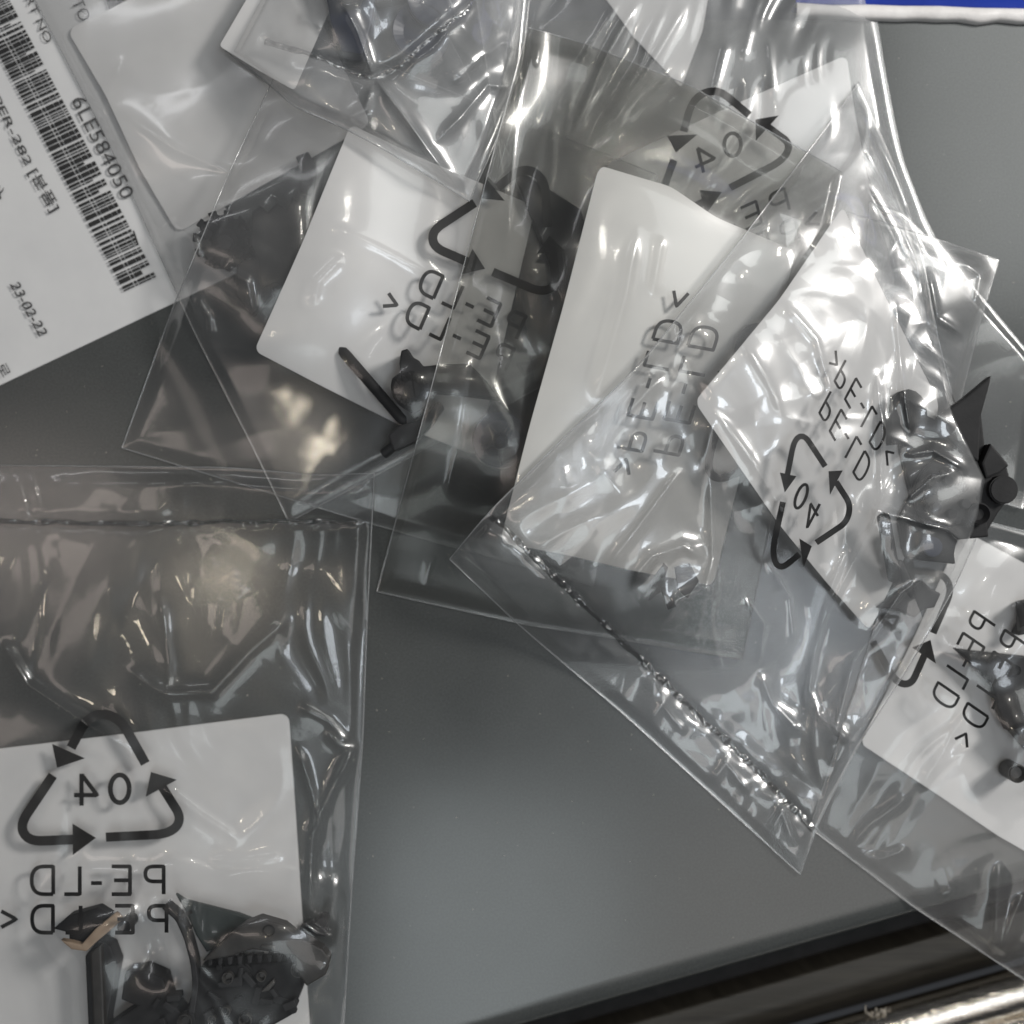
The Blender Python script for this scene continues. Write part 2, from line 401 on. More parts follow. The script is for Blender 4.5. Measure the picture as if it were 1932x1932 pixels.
    def ink(self, name, strokes, tris=(), mat='ink', drop=-.00012):
        """flat print laid on the film: strokes are (polyline, width) and filled triangles, photo units"""
        V, F = [], []
        def strip(A, B):
            prev = None
            for a, b in zip(A, B):
                ha, hb = self.hit(*a), self.hit(*b)
                if ha is None or hb is None: prev = None; continue
                i = len(V); V.extend([(ha.x, ha.y, ha.z + drop), (hb.x, hb.y, hb.z + drop)])
                if prev is not None: F.append([prev, prev + 1, i + 1, i])
                prev = i
        for poly, wd in strokes:
            p = np.array(poly, float); L = np.hypot(*np.diff(p, axis=0).T).sum(); n = max(2, int(L / 3.5) + 1)
            d = np.r_[0, np.cumsum(np.hypot(*np.diff(p, axis=0).T))]; t = np.unique(np.r_[np.linspace(0, d[-1], n), d])
            q = np.stack([np.interp(t, d, p[:, 0]), np.interp(t, d, p[:, 1])], 1)
            g = np.gradient(q, axis=0); g /= np.maximum(np.hypot(g[:, 0], g[:, 1])[:, None], 1e-9)
            nn = np.stack([-g[:, 1], g[:, 0]], 1) * wd / 2
            strip(q + nn, q - nn)
        for a, b, c in tris:
            a, b, c = [np.array(v, float) for v in (a, b, c)]; t = np.linspace(0, .999, 10)[:, None]
            for lo in np.linspace(0, .75, 4):
                A = (1 - lo) * b + lo * c; B = (1 - lo - .25) * b + (lo + .25) * c
                strip(A * (1 - t) + a * t, B * (1 - t) + a * t)
        if F: return mesh_obj(name, V, F, M[mat], self.root, smooth=False)
def sample_patch(Z, U, V):
    n = Z.shape[0] - 1; a = np.clip(V * n, 0, n - 1e-6); b = np.clip(U * n, 0, n - 1e-6)
    i = a.astype(int); j = b.astype(int); fa = a - i; fb = b - j
    return Z[i, j] * (1 - fa) * (1 - fb) + Z[i + 1, j] * fa * (1 - fb) + Z[i, j + 1] * (1 - fa) * fb + Z[i + 1, j + 1] * fa * fb

# ------------------------------------------------------------------ print: recycling mark and material code (seen from the reverse, so mirrored)
def arc(c, r, a0, a1, n=10):
    return [(c[0] + r * math.cos(math.radians(a0 + (a1 - a0) * i / n)), c[1] + r * math.sin(math.radians(a0 + (a1 - a0) * i / n))) for i in range(n + 1)]
def ell(c, rx, ry, n=28): return [(c[0] + rx * math.cos(2 * math.pi * i / n), c[1] + ry * math.sin(2 * math.pi * i / n)) for i in range(n + 1)]
def bez(pts, n=14):
    P = [np.array(p, float) for p in pts]; out = []
    for i in range(n + 1):
        t = i / n; out.append(tuple((1 - t) ** 2 * P[0] + 2 * t * (1 - t) * P[1] + t * t * P[2]))
    return out
# layout in the units of one crop of the lower left bag
MARK_S = [([(692, 410), (605, 255)] + bez([(605, 255), (560, 178), (490, 176)]) + bez([(490, 176), (425, 176), (385, 248)]) + [(338, 335)], 42),
          ([(252, 466), (132, 645)] + bez([(132, 645), (85, 715), (125, 755)]) + bez([(125, 755), (150, 780), (205, 777)]) + [(352, 771)], 42),
          ([(504, 760), (740, 748)] + bez([(740, 748), (815, 742), (842, 705)]) + bez([(842, 705), (866, 668), (835, 622)]) + [(768, 515)], 40)]
MARK_T = [((272, 430), (248, 316), (405, 385)), ((457, 763), (345, 695), (347, 845)), ((718, 450), (842, 487), (693, 568))]
NUM_S = [(ell((570, 530), 45, 66), 21), ([(388, 610), (388, 462), (462, 560), (352, 560)], 19)]
def letters(y, h, slots, wd):
    out = []
    for ch, x in slots:
        t, b = y - h / 2, y + h / 2; w_ = h * .33
        if ch == 'P': out.append(([(x + w_, b), (x + w_, t), (x - .1 * w_, t)] + bez([(x - .1 * w_, t), (x - w_, t), (x - w_, t + .27 * h)], 8) + bez([(x - w_, t + .27 * h), (x - w_, t + .54 * h), (x - .1 * w_, t + .54 * h)], 8) + [(x + w_, t + .54 * h)], wd))
        elif ch == 'E':
            out.append(([(x - w_, t), (x + w_, t), (x + w_, b), (x - w_, b)], wd)); out.append(([(x - .75 * w_, (t + b) / 2), (x + w_, (t + b) / 2)], wd))
        elif ch == 'L': out.append(([(x + .8 * w_, t), (x + .8 * w_, b), (x - .9 * w_, b)], wd))
        elif ch == '-': out.append(([(x - .5 * w_, y + .1 * h), (x + .7 * w_, y + .1 * h)], wd))
        elif ch == 'D': out.append(([(x + w_, b), (x + w_, t), (x, t)] + bez([(x, t), (x - 1.35 * w_, t), (x - 1.35 * w_, y)], 9) + bez([(x - 1.35 * w_, y), (x - 1.35 * w_, b), (x, b)], 9) + [(x + w_, b)], wd))
        elif ch == '<': out.append(([(x - .8 * w_, y - .3 * h), (x + .9 * w_, y), (x - .8 * w_, y + .3 * h)], wd))
        elif ch == '>': out.append(([(x + .8 * w_, y - .3 * h), (x - .9 * w_, y), (x + .8 * w_, y + .3 * h)], wd))
    return out
LINE1 = letters(965, 132, [('P', 735), ('E', 575), ('-', 455), ('L', 345), ('D', 210)], 17)
LINE2 = letters(1150, 128, [('>', 880), ('P', 750), ('E', 590), ('-', 460), ('L', 350), ('D', 210), ('<', 40)], 17)
def place_print(bag, src, dst, parts=('mark', 'num', 'l1', 'l2'), drop=.00007, wk=1.0):
    A = np.array([[*s, 1] for s in src], float); Bm = np.array(dst, float); T = np.linalg.solve(A, Bm)
    sc_ = math.sqrt(abs(np.linalg.det(T[:2]))) * wk
    f = lambda p: tuple(np.array([p[0], p[1], 1.0]) @ T)
    g = lambda ss: [([f(p) for p in poly], wd * sc_) for poly, wd in ss]
    if 'mark' in parts: bag.ink('recycling_mark', g(MARK_S), [[f(p) for p in t] for t in MARK_T], drop=drop)
    if 'num' in parts: bag.ink('recycling_number', g(NUM_S), drop=drop)
    if 'l1' in parts: bag.ink('material_code', g(LINE1), drop=drop)
    if 'l2' in parts: bag.ink('material_code', g(LINE2), drop=drop)
K0, KP, KD = (492, 530), (735, 965), (210, 965)       # centre of 04, first letter, last letter

# ------------------------------------------------------------------ moulded parts
class Part:
    def __init__(self, name, label, c, z=None, cat='plastic part', conv=None, group=None):
        self.conv = conv or (lambda p: p)
        px = self.conv(c); x, y, _ = W(*px)
        if z is None: z = float(sample(drape(.003), np.array([x]), np.array([y]))[0]) + .0004
        self.z = z; x, y, _ = W(px[0], px[1], z)
        self.root = empty(name, (x, y, z)); tag(self.root, label, cat, group); self.objs = []
    def pt(self, p, z): return Vector(W(*self.conv(p), self.z + z))
    def prism(self, name, poly, z0, z1, mat='blk', bev=.0004, parent=None):
        bm = bmesh.new()
        lo = [bm.verts.new(self.pt(p, z0)) for p in poly]; k = len(lo)
        f = bm.faces.new(lo)
        r = bmesh.ops.extrude_face_region(bm, geom=[f])
        up = [v for v in r['geom'] if isinstance(v, bmesh.types.BMVert)]
        for v in up: v.co.z += (z1 - z0)
        if bev: bmesh.ops.bevel(bm, geom=[e for e in bm.edges], offset=bev, segments=2, affect='EDGES', profile=.6)
        bmesh.ops.triangulate(bm, faces=[f for f in bm.faces if len(f.verts) > 4])
        o = bm_obj(name, bm, M[mat], parent or self.root); self.objs.append(o); return o
    def disc(self, name, c, r, z0, z1, mat='blk', n=28, teeth=0, depth=.12, parent=None, bev=.0003, hole=0):
        cx, cyy, _ = self.pt(c, z0); q = self.pt((c[0] + r, c[1]), z0); R = (Vector((q.x, q.y)) - Vector((cx, cyy))).length
        bm = bmesh.new(); m = teeth * 4 if teeth else n; pts = []
        for i in range(m):
            a = 2 * math.pi * i / m; rr = R * (1 - (depth if teeth and i % 4 in (0, 3) else 0)); pts.append((cx + rr * math.cos(a), cyy + rr * math.sin(a)))
        lo = [bm.verts.new((*p, self.z + z0)) for p in pts]; f = bm.faces.new(lo)
        r_ = bmesh.ops.extrude_face_region(bm, geom=[f])
        up = [v for v in r_['geom'] if isinstance(v, bmesh.types.BMVert)]
        for v in up: v.co.z += z1 - z0
        topf = [g for g in bm.faces if all(v in up for v in g.verts)]
        if hole:
            ri = bmesh.ops.inset_region(bm, faces=topf, thickness=R * (1 - hole))
            for v in {v for g in topf for v in g.verts}: v.co.z -= min(.0012, (z1 - z0) * .6)
        if bev:
            es = [e for e in bm.edges if e.calc_length() < 1 and len(e.link_faces) == 2 and e.calc_face_angle(0) > .7]
            bmesh.ops.bevel(bm, geom=es, offset=min(bev, R * .12), segments=2, affect='EDGES')
        o = bm_obj(name, bm, M[mat], parent or self.root); self.objs.append(o); return o
    def rod(self, name, a, b, r, za, zb, mat='blk', n=12, parent=None):
        pa, pb = self.pt(a, za), self.pt(b, zb); t = np.linspace(0, 1, 24)[:, None]
        P = np.array(pa)[None] * (1 - t) + np.array(pb)[None] * t
        vary = r * np.sqrt(np.clip(1 - (np.abs(t[:, 0] * 2 - 1)) ** 20, .05, 1))
        V, F = tube(P, r, n, vary); o = mesh_obj(name, V, F, M[mat], parent or self.root); self.objs.append(o); return o
    def bar(self, name, poly, wd, z0, z1, mat='blk', parent=None):
        p = resample(poly, np.linspace(0, 1, 22)); g = np.gradient(p, axis=0); g /= np.hypot(g[:, 0], g[:, 1])[:, None]
        nn = np.stack([-g[:, 1], g[:, 0]], 1) * wd / 2
        return self.prism(name, [tuple(q) for q in p + nn] + [tuple(q) for q in (p - nn)[::-1]], z0, z1, mat, .0003, parent)
    def done(self):
        for o in self.objs:
            off = np.array(self.root.location)
            if o.parent is not self.root: off = off + np.array(o.parent.location)
            vs = [Vector(np.array(v.co) + off) for v in o.data.vertices]
            bv = BVHTree.FromPolygons(vs, [list(p.vertices) for p in o.data.polygons])
            xs = [v.x for v in vs]; ys = [v.y for v in vs]
            for x in np.arange(min(xs), max(xs) + RES, RES):
                for y in np.arange(min(ys), max(ys) + RES, RES):
                    h = bv.ray_cast(Vector((x, y, .2)), Vector((0, 0, -1)))[0]
                    if h is not None:
                        i = int(round((y + HALF) / RES)); j = int(round((x + HALF) / RES))
                        if 0 <= i < NG and 0 <= j < NG: H[i, j] = max(H[i, j], h.z)
def conv(x0, y0, k): return lambda p: (x0 + k * p[0], y0 + k * p[1])

# ------------------------------------------------------------------ the setting: tray, rim, rail
ea = math.radians(16.0); E_ = np.array([math.cos(ea), math.sin(ea)]); Mn = np.array([math.sin(ea), -math.cos(ea)])
o0 = np.array(W(1481, 1752)[:2])
def along(prof, name, mat, parent=None, l0=-.45, l1=.35, n=60, wob=0, smooth=True, seed=3):
    r_ = np.random.default_rng(seed); V = []; ts = np.linspace(l0, l1, n + 1)
    for t in ts:
        for (m_, z) in prof:
            p = o0 + E_ * t + Mn * m_; V.append((p[0], p[1], z + (r_.normal(0, wob) if wob else 0)))
    return mesh_obj(name, V, grid_faces(len(prof) - 1, n)[:, ::-1], mat, parent, smooth)
# tray top: a quad sheet trimmed along the slanting front edge, then its rolled lip
ytop = W(0, 38)[1]
pl = o0 + E_ * -.45; pr = o0 + E_ * .35
V = [(-.45, ytop, 0), (.45, ytop, 0), (pr[0], pr[1], 0), (pl[0], pl[1], 0)]
tray = mesh_obj('tray_surface', V, [[3, 2, 1, 0]], M['tray'], smooth=False); tag(tray, kind='structure')
lip = along([(0, 0), (.0012, -.0001), (.0028, -.0005), (.0042, -.0012), (.0052, -.0024), (.0056, -.005), (.0056, -.016)], 'tray_lip', M['tray']); tag(lip, kind='structure')
gut = along([(.0056, -.016), (.011, -.016), (.0136, -.016)], 'gutter_floor', M['blk']); tag(gut, kind='structure')  # black floor colour carries the shade of the gap

# rail in front: brown strip and two polished bars
rail = empty('metal_rail', (float((o0 + Mn * .03)[0]), float((o0 + Mn * .03)[1]), -.015))
tag(rail, 'polished brown and chrome metal rail along the slanting edge of the grey tray', 'rail')
along([(.0132, -.017), (.0135, -.0082), (.0142, -.0078), (.0170, -.0086), (.0176, -.0080), (.0215, -.0092), (.0250, -.0115), (.0262, -.014)], 'brown_strip', M['brass'], rail)
def roundbar(m0, rz, r, nm):
    prof = [(m0 + r * math.cos(a), rz + r * math.sin(a)) for a in np.linspace(math.pi * 1.1, -.1 * math.pi, 15)]
    return along(prof, nm, M['chrome'], rail)
roundbar(.0308, -.0095, .0048, 'chrome_bar'); roundbar(.0388, -.0095, .0034, 'chrome_bar'); roundbar(.0466, -.0100, .0044, 'chrome_bar')
# white rim along the far side, blue box behind it
rim = empty('tray_rim', (0, ytop, 0)); tag(rim, 'chipped white painted rim along the far edge of the grey tray', 'rim')
nx = 220; xs = np.linspace(W(1500, 0)[0], .3, nx + 1); r_ = np.random.default_rng(11)
wob = np.interp(np.arange(nx + 1), np.arange(0, nx + 8, 4), r_.normal(0, .00022, len(np.arange(0, nx + 8, 4))))
wob2 = np.interp(np.arange(nx + 1), np.arange(0, nx + 8, 7), r_.normal(0, .00016, len(np.arange(0, nx + 8, 7))))
slope = -.025
Vr = []
for i, x in enumerate(xs):
    yb = W(0, 42)[1] + slope * (x - .09) + wob[i]; yt = W(0, 17)[1] + slope * (x - .09) + wob2[i]
    for (y, z) in ((yb, -.002), (yb, .0012), (yb + .0005, .0018), (yt - .0005, .0021), (yt, .0015), (yt + .0002, -.002)): Vr.append((x, y, z))
mesh_obj('rim_strip', Vr, grid_faces(5, nx), M['white'], rim)
Vb = []
for i, x in enumerate(xs[::20]):
    yt = W(0, 17)[1] + slope * (x - .09)
    for (y, z) in ((yt + .0001, -.004), (yt + .0004, .0008), (yt + .012, .0015), (yt + .06, .0015), (yt + .062, -.004)): Vb.append((x, y, z))
bb = empty('blue_box', (.1, W(0, -60)[1], -.004)); tag(bb, 'bright blue plastic box standing behind the white tray rim', 'box')
mesh_obj('box_side', Vb, grid_faces(4, len(xs[::20]) - 1), M['bluebox'], bb)

# ------------------------------------------------------------------ 1 barcode card
card = paper('barcode_card', 'white printed card with black barcode and part number lying under clear bags', 'card',
             ([(-520, 130), (-300, -60), (160, -130)], [(160, -130), (480, 500)], [(-80, 765), (480, 500)], [(-520, 130), (-80, 765)]), .004, M['card'], .004, curl=0)
card_z = .0009
def card_poly(name, polys, mat='greyink', dz=0.0):
    V, F = [], []
    for poly in polys:
        b = len(V); V += [W(p[0], p[1], card_z + dz) for p in poly]; F.append(list(range(b, b + len(poly)))[::-1])
    o = mesh_obj(name, V, F, M[mat], card, smooth=False); return o
bd = np.array([.468, .8837]); bw = np.array([61., -28.]); b0 = np.array([234., 550.])
bars = []; gr = random.Random(3); t = 0
while t < 660:
    wd = gr.choice([2.6, 2.6, 5.2, 5.2, 8.5]); 
    wins = [(0, .33), (.36, .44), (.47, .70), (.715, .86), (.885, .99)]
    if gr.random() < .12: wins = wins[:3]
    for a, b in wins:
        p = b0 - bd * t; q = b0 - bd * (t + wd)
        bars.append([tuple(p + bw * a), tuple(p + bw * b), tuple(q + bw * b), tuple(q + bw * a)])
    t += wd + gr.choice([2.2, 2.2, 2.8, 5.0])
card_poly('barcode', bars, 'ink')
card_poly('dark_print_block', [[(196, -30), (284, -60), (292, 2), (204, 19)]], 'ink', .0001)
card_poly('ruled_line', [[(250, 436), (253, 435), (262, 462), (259, 463)]], 'ink')
def card_text(txt, p0, p1, cap, shear=0.0, name='printed_text', bold=0.0):
    """text whose left baseline end is p0 and right end p1 in photo units"""
    cu = bpy.data.curves.new('t', 'FONT'); cu.body = txt; cu.size = 1; cu.offset = bold; cu.resolution_u = 4
    ob = bpy.data.objects.new('t', cu); COL.objects.link(ob)
    dg = bpy.context.evaluated_depsgraph_get(); me = bpy.data.meshes.new_from_object(ob.evaluated_get(dg))
    vs = np.array([v.co[:] for v in me.vertices]); fs = [list(p.vertices) for p in me.polygons]
    bpy.data.objects.remove(ob); bpy.data.curves.remove(cu); bpy.data.meshes.remove(me)
    if len(vs) == 0: return
    mn = vs.min(0); mxx = vs.max(0); u = (vs[:, 0] - mn[0]) / (mxx[0] - mn[0]); v = vs[:, 1] / .70
    p0 = np.array(p0, float); p1 = np.array(p1, float); d = p1 - p0; n = np.array([d[1], -d[0]]) / np.hypot(*d)
    P = p0 + u[:, None] * d + (n * cap)[None] * v[:, None] + (d / np.hypot(*d) * cap * shear)[None] * v[:, None]
    V = [W(a, b, card_z + .00002) for a, b in P]
    mesh_obj(name, V, fs, M['greyink'], card, smooth=False)
card_text('6LE584050', (134, 190), (231, 378), 27)
card_text('PART NO', (32, -36), (86, 82), 15)
card_text('TO', (134, 4), (152, 42), 23)
card_text('SCRAPER-282', (-62, 88), (48, 313), 15, .15, bold=.01)
card_text('[분품]', (54, 325), (98, 401), 17, bold=.01)
card_text('23-02-22', (18, 536), (74, 635), 18, .25, bold=.012)
card_text('로', (-6, 690), (6, 713), 16)
card_text('c)', (-14, 348), (-4, 368), 16)
card_text('o', (-14, 355), (-2, 378), 12)
H[:] = np.maximum(H, 0); seal_gaps()

# ------------------------------------------------------------------ 2 far right bag (lowest on that side)
F = Bag('plastic_bag', 'clear bag with mirrored recycling mark 04 lying near the white rim', (
    [(880, -120), (1250, -110), (1640, -80)], [(1640, -80), (1648, 0), (1665, 110), (1685, 220), (1702, 300), (1740, 400), (1800, 520)],
    [(1010, 720), (1800, 520)], [(880, -120), (1010, 720)]))
F.back()
paper('paper_label', 'small pale label end beneath streaked film near the white tray rim', 'label',
      ([(1100, -60), (1345, -60)], [(1345, -60), (1325, 60), (1285, 165)], [(1195, 70), (1285, 165)], [(1100, -60), (1195, 70)]), .03)
paper('paper_label', 'white label with a rounded corner beneath recycling number 04', 'label',
      ([(1140, 312), (1370, 205), (1597, 104)], [(1597, 104), (1610, 200), (1640, 360), (1690, 540)], [(1230, 720), (1690, 540)], [(1140, 312), (1230, 720)]), .035)
seal_gaps()
F.front('film_hazy', bulge=.0035, sig=.004, folds=[(38, .6, 3)], ripples=[(20, .05, 5)], streaks=[(65, 6, 7, .35, 341)], creases=[
    ([(1310, -20), (1229, 122), (1121, 287)], 1.5, 1.0), ([(1215, -20), (1149, 99), (1069, 278)], 1.2, .9), ([(1375, 70), (1342, 200)], .9, .7),
    ([(1440, -20), (1420, 40), (1400, 120)], .8, .6), ([(1270, -20), (1210, 120), (1090, 320)], .9, .7), ([(1450, 60), (1462, 190)], .7, .6),
    ([(1640, 240), (1690, 330), (1730, 420)], 1.2, .9), ([(1620, 330), (1680, 440), (1735, 560)], 1.0, .8), ([(1180, -20), (1090, 130), (1040, 260)], .7, .8)], seed=21)
place_print(F, [K0, (570, 530), KP], [(1356, 285), (1382, 273), (1470, 382)], ('mark', 'num', 'l1', 'l2'))

# ------------------------------------------------------------------ 3 bag over the card
C = Bag('plastic_bag', 'clear bag lying across the barcode card with a blurred black part', (
    [(45, -40), (640, -330)], [(640, -330), (1150, 660)], [(545, 985), (1150, 660)], [(45, -40), (200, 260), (370, 634), (470, 830), (545, 985)]))
C.back()
paper('paper_label', 'white label overlapping the number on the barcode card', 'label',
      ([(127, 57), (205, 20), (520, -140)], [(520, -140), (700, 235)], [(335, 440), (700, 235)], [(127, 57), (200, 180), (265, 320), (335, 440)]), .04)
seal_gaps()
p = Part('scraper_part', 'black toothed plastic part beneath film beside the barcode card corner', (470, 470), group='black plastic parts')
p.prism('body', [(484, 408), (500, 396), (512, 410), (530, 392), (548, 404), (560, 380), (578, 400), (570, 440), (590, 470), (566, 500), (572, 540), (545, 560), (528, 540), (500, 552), (496, 500), (480, 470)], 0, .005)
p.prism('arm', [(560, 300), (584, 290), (600, 320), (592, 372), (566, 366), (572, 330)], .001, .003, 'dkgrey')
p.disc('gear', (430, 462), 52, .0005, .006, 'blk', teeth=11, hole=.55)
p.prism('lug', [(455, 500), (500, 490), (520, 560), (480, 600), (450, 560)], 0, .004, 'dkgrey')
p.disc('boss', (430, 462), 14, .003, .0062, 'dkgrey')
p.done()
seal_gaps()
C.front('film_milky', bulge=.0032, sig=.0032, folds=[(36, .8, 31)], ripples=[(20, .07, 35)], creases=[
    ([(205, 195), (330, 280), (480, 345), (560, 395)], .9, 1.0), ([(295, 440), (330, 420), (365, 445), (380, 500)], 1.4, .7), ([(290, 450), (300, 490), (330, 505)], 1.1, .7),
    ([(370, 560), (395, 600), (400, 640)], 1.7, .8), ([(420, 505), (465, 530), (480, 600)], 1.4, .8), ([(340, 490), (360, 560), (380, 620)], 1.2, .8),
    ([(240, 95), (180, 240), (150, 330)], .5, .8)], seed=22)
place_print(C, [K0, KP, KD], [(820, 90), (880, -70), (940, 130)], ('l1',))

# ------------------------------------------------------------------ 4 left middle bag with rod part
B = Bag('plastic_bag', 'flat clear bag holding a white label and a black rod with gear body', (
    [(560, 55), (1240, 330)], [(1240, 330), (1120, 1105)], [(230, 845), (400, 897), (690, 985), (840, 1028), (1120, 1105)],
    [(560, 55), (430, 330), (327, 578), (259, 765), (230, 845)]))
B.back('film_back', .003)
paper('paper_label', 'white label printed with mirrored PE-LD under the black rod', 'label',
      ([(662, 235), (780, 292), (1010, 390)], [(1010, 390), (900, 860)], [(480, 662), (600, 725), (760, 805), (900, 860)], [(662, 235), (575, 450), (480, 662)]), .03, stiff=.005)
seal_gaps()
cb = conv(575, 575, .2646)
p = Part('scraper_part', 'black plastic part with a slender straight rod lying on the white label', (800, 650), conv=cb, group='black plastic parts')
p.rod('rod', (248, 305), (720, 850), .00115, .0022, .0032)
p.prism('gear_body', [(705, 350), (752, 338), (790, 400), (830, 420), (860, 462), (950, 450), (1180, 440), (1300, 560), (1395, 690), (1150, 660), (930, 640), (900, 730), (790, 792), (690, 730), (645, 680), (630, 600), (640, 545), (700, 500), (690, 440)], 0, .0062)
p.disc('wheel', (770, 610), 115, .004, .0078, 'blk', teeth=14, depth=.08, hole=.6)
p.prism('foot', [(606, 940), (690, 868), (860, 820), (960, 690), (1000, 740), (910, 870), (800, 985), (650, 1050)], .0, .0045, 'dkgrey')
p.rod('pin', (552, 1072), (660, 985), .0011, .0016, .0018, 'dkgrey')
p.prism('clip', [(760, 790), (830, 745), (850, 770), (790, 830)], .001, .005, 'dkgrey')
p.done()
p = Part('roller_wheel', 'dark blue plastic wheel under smoky film beside a tall white label', (1390, 970), conv=cb, group='black plastic parts')
p.disc('rim', (1395, 975), 195, 0, .006, 'blue', n=40, hole=.72)
p.disc('hub', (1395, 975), 62, .003, .0072, 'blue', n=24, hole=.5)
for k in range(5):
    a = k * 1.2566 + .3
    p.bar('spoke', [(1395 + 50 * math.cos(a), 975 + 50 * math.sin(a)), (1395 + 100 * math.cos(a), 975 + 100 * math.sin(a)), (1395 + 145 * math.cos(a), 975 + 145 * math.sin(a))], 28, .004, .0058, 'blue')
p.done()
p = Part('blade_part', 'dark grey blade shaped plastic piece beneath the film next to a tall label', (1060, 440), group='black plastic parts')
p.prism('blade', [(970, 334), (994, 334), (1095, 398), (1125, 500), (1085, 610), (1058, 560), (1012, 440)], 0, .002, 'dkgrey')
p.prism('blade_root', [(1060, 480), (1110, 460), (1120, 600), (1080, 610)], .001, .005, 'blk')
p.done()
seal_gaps()
B.front('film_smooth', bulge=.0009, sig=.0030, folds=[(46, .45, 41)], ripples=[(24, .06, 45)], creases=[
    ([(590, 410), (720, 470), (860, 545)], .5, .9), ([(600, 925), (650, 935), (700, 920)], .8, .7), ([(650, 480), (600, 530), (590, 580)], .9, 1.0),
    ([(330, 590), (380, 660), (470, 660)], .6, 1.2), ([(240, 790), (262, 740)], .6, .8)], seed=23)
place_print(B, [KP, KD, K0], [(970, 612), (814, 536), (958, 438)], ('mark', 'l1', 'l2'), wk=1.2)

# ------------------------------------------------------------------ 5 top crumpled bag with folded seam
D = Bag('plastic_bag', 'crumpled clear bag with a folded welded seam and dark blue parts', (
    [(560, -180), (1060, -220)], [(1060, -220), (1000, -20), (985, 120), (930, 280), (885, 380)], [(425, 96), (490, 145), (556, 202), (645, 240), (721, 280), (850, 357), (885, 380)],
    [(560, -180), (500, -40), (425, 96)]))
D.back('film_back', .003)
paper('paper_label', 'pale label corner inside the crumpled bag with the folded seam', 'label',
      ([(500, -60), (640, -20)], [(640, -20), (556, 172)], [(414, 87), (490, 135), (556, 172)], [(500, -60), (465, 0), (414, 87)]), .04)
seal_gaps()
p = Part('scraper_part', 'dark blue plastic part with two wheels inside the crumpled seamed bag', (690, 40), group='black plastic parts')
p.prism('arm', [(612, -40), (650, -60), (720, -60), (706, 60), (690, 118), (650, 112), (630, 60)], 0, .005, 'blue')
p.disc('wheel', (795, 72), 52, 0, .005, 'blue', n=32, hole=.6)
p.disc('wheel', (830, 10), 60, .001, .006, 'blue', n=32, hole=.6)
p.disc('knob', (664, 0), 22, .004, .008, 'pin')
p.prism('bracket', [(700, -60), (860, -70), (880, -30), (760, 10), (710, 20)], .0, .004, 'dkgrey')
p.done()
seal_gaps()
D.front('film_hazy', bulge=.005, sig=.0030, folds=[(34, 1.2, 52)], ripples=[(18, .08, 55)], streaks=[(-55, 9, 4, .3, 331)], creases=[
    ([(648, 8), (675, 60), (695, 120), (704, 150)], 2.6, 1.1), ([(702, 140), (760, 215), (830, 315), (880, 378)], 2.2, 1.1),
    ([(850, 165), (905, 110), (950, 80), (980, 95)], 1.3, 1.3), ([(815, 275), (870, 220), (920, 160), (960, 165), (975, 220)], 1.4, .9),
    ([(640, 232), (690, 205), (705, 155)], 1.3, 1.1), ([(740, 278), (775, 315)], 1.1, .8), ([(560, 35), (610, 50)], .9, .7), ([(500, 80), (700, 145)], -.5, 1.0)],
    seal=([(500, 78), (560, 96), (620, 116), (702, 152), (760, 118), (830, 55), (880, 15), (930, -40)], .0006, 'seal_light'), seed=24)

# ------------------------------------------------------------------ 6 lower right bag with blade
I = Bag('plastic_bag', 'clear bag hanging over the tray edge and the chrome rail', (
    [(1720, 950), (2170, 1060)], [(2170, 1060), (2060, 1935)], [(1528, 1562), (1725, 1712), (1931, 1848), (2060, 1935)], [(1720, 950), (1620, 1280), (1528, 1562)]))
I.back('film_back', .004)
paper('paper_label', 'white label printed PE-LD under the black blade near the chrome rail', 'label',
      ([(1815, 1000), (2150, 1180)], [(2150, 1180), (1950, 1615)], [(1622, 1402), (1770, 1500), (1880, 1575), (1950, 1615)], [(1815, 1000), (1725, 1200), (1622, 1402)]), .03)
seal_gaps()
ci = conv(1405.6, 1086, .4379)
p = Part('blade_part', 'black pointed blade with a small round hole lying on white label', (1150, 420), conv=ci, group='black plastic parts')
p.prism('blade', [(888, 308), (960, 318), (1215, 345), (1420, 380), (1400, 640), (1210, 640), (1110, 660), (1065, 560), (1050, 470), (960, 375)], .001, .004)
p.prism('tab', [(1160, 110), (1260, 90), (1260, 200), (1190, 240), (1140, 250), (1170, 190)], .0, .005)
p.disc('hole_bush', (1155, 405), 26, .003, .0046, 'dkgrey', hole=.7)
p.prism('housing', [(1105, 640), (1220, 600), (1400, 620), (1380, 760), (1200, 750)], 0, .007, 'dkgrey')
p.disc('stud', (1130, 830), 40, .0, .006, 'pin', hole=.6)
p.done()
seal_gaps()
I.front('film', bulge=.005, sig=.003, folds=[(30, 1.0, 62)], ripples=[(16, .08, 65)], streaks=[(50, 12, 4, .3, 321)], creases=[
    ([(1600, 1600), (1640, 1555), (1720, 1500)], 1.3, .9), ([(1590, 1608), (1660, 1620), (1720, 1600)], 1.5, .8), ([(1885, 1620), (1880, 1720), (1875, 1830)], 2.2, 1.0),
    ([(1730, 1500), (1790, 1400), (1830, 1330)], 1.0, .9), ([(1770, 1690), (1800, 1680)], 1.3, 1.2), ([(1932, 1680), (1900, 1760), (1885, 1820)], 1.4, .8)], seed=25)
place_print(I, [KP, KD, K0], [(1852, 1178), (1784, 1312), (1690, 1150)])

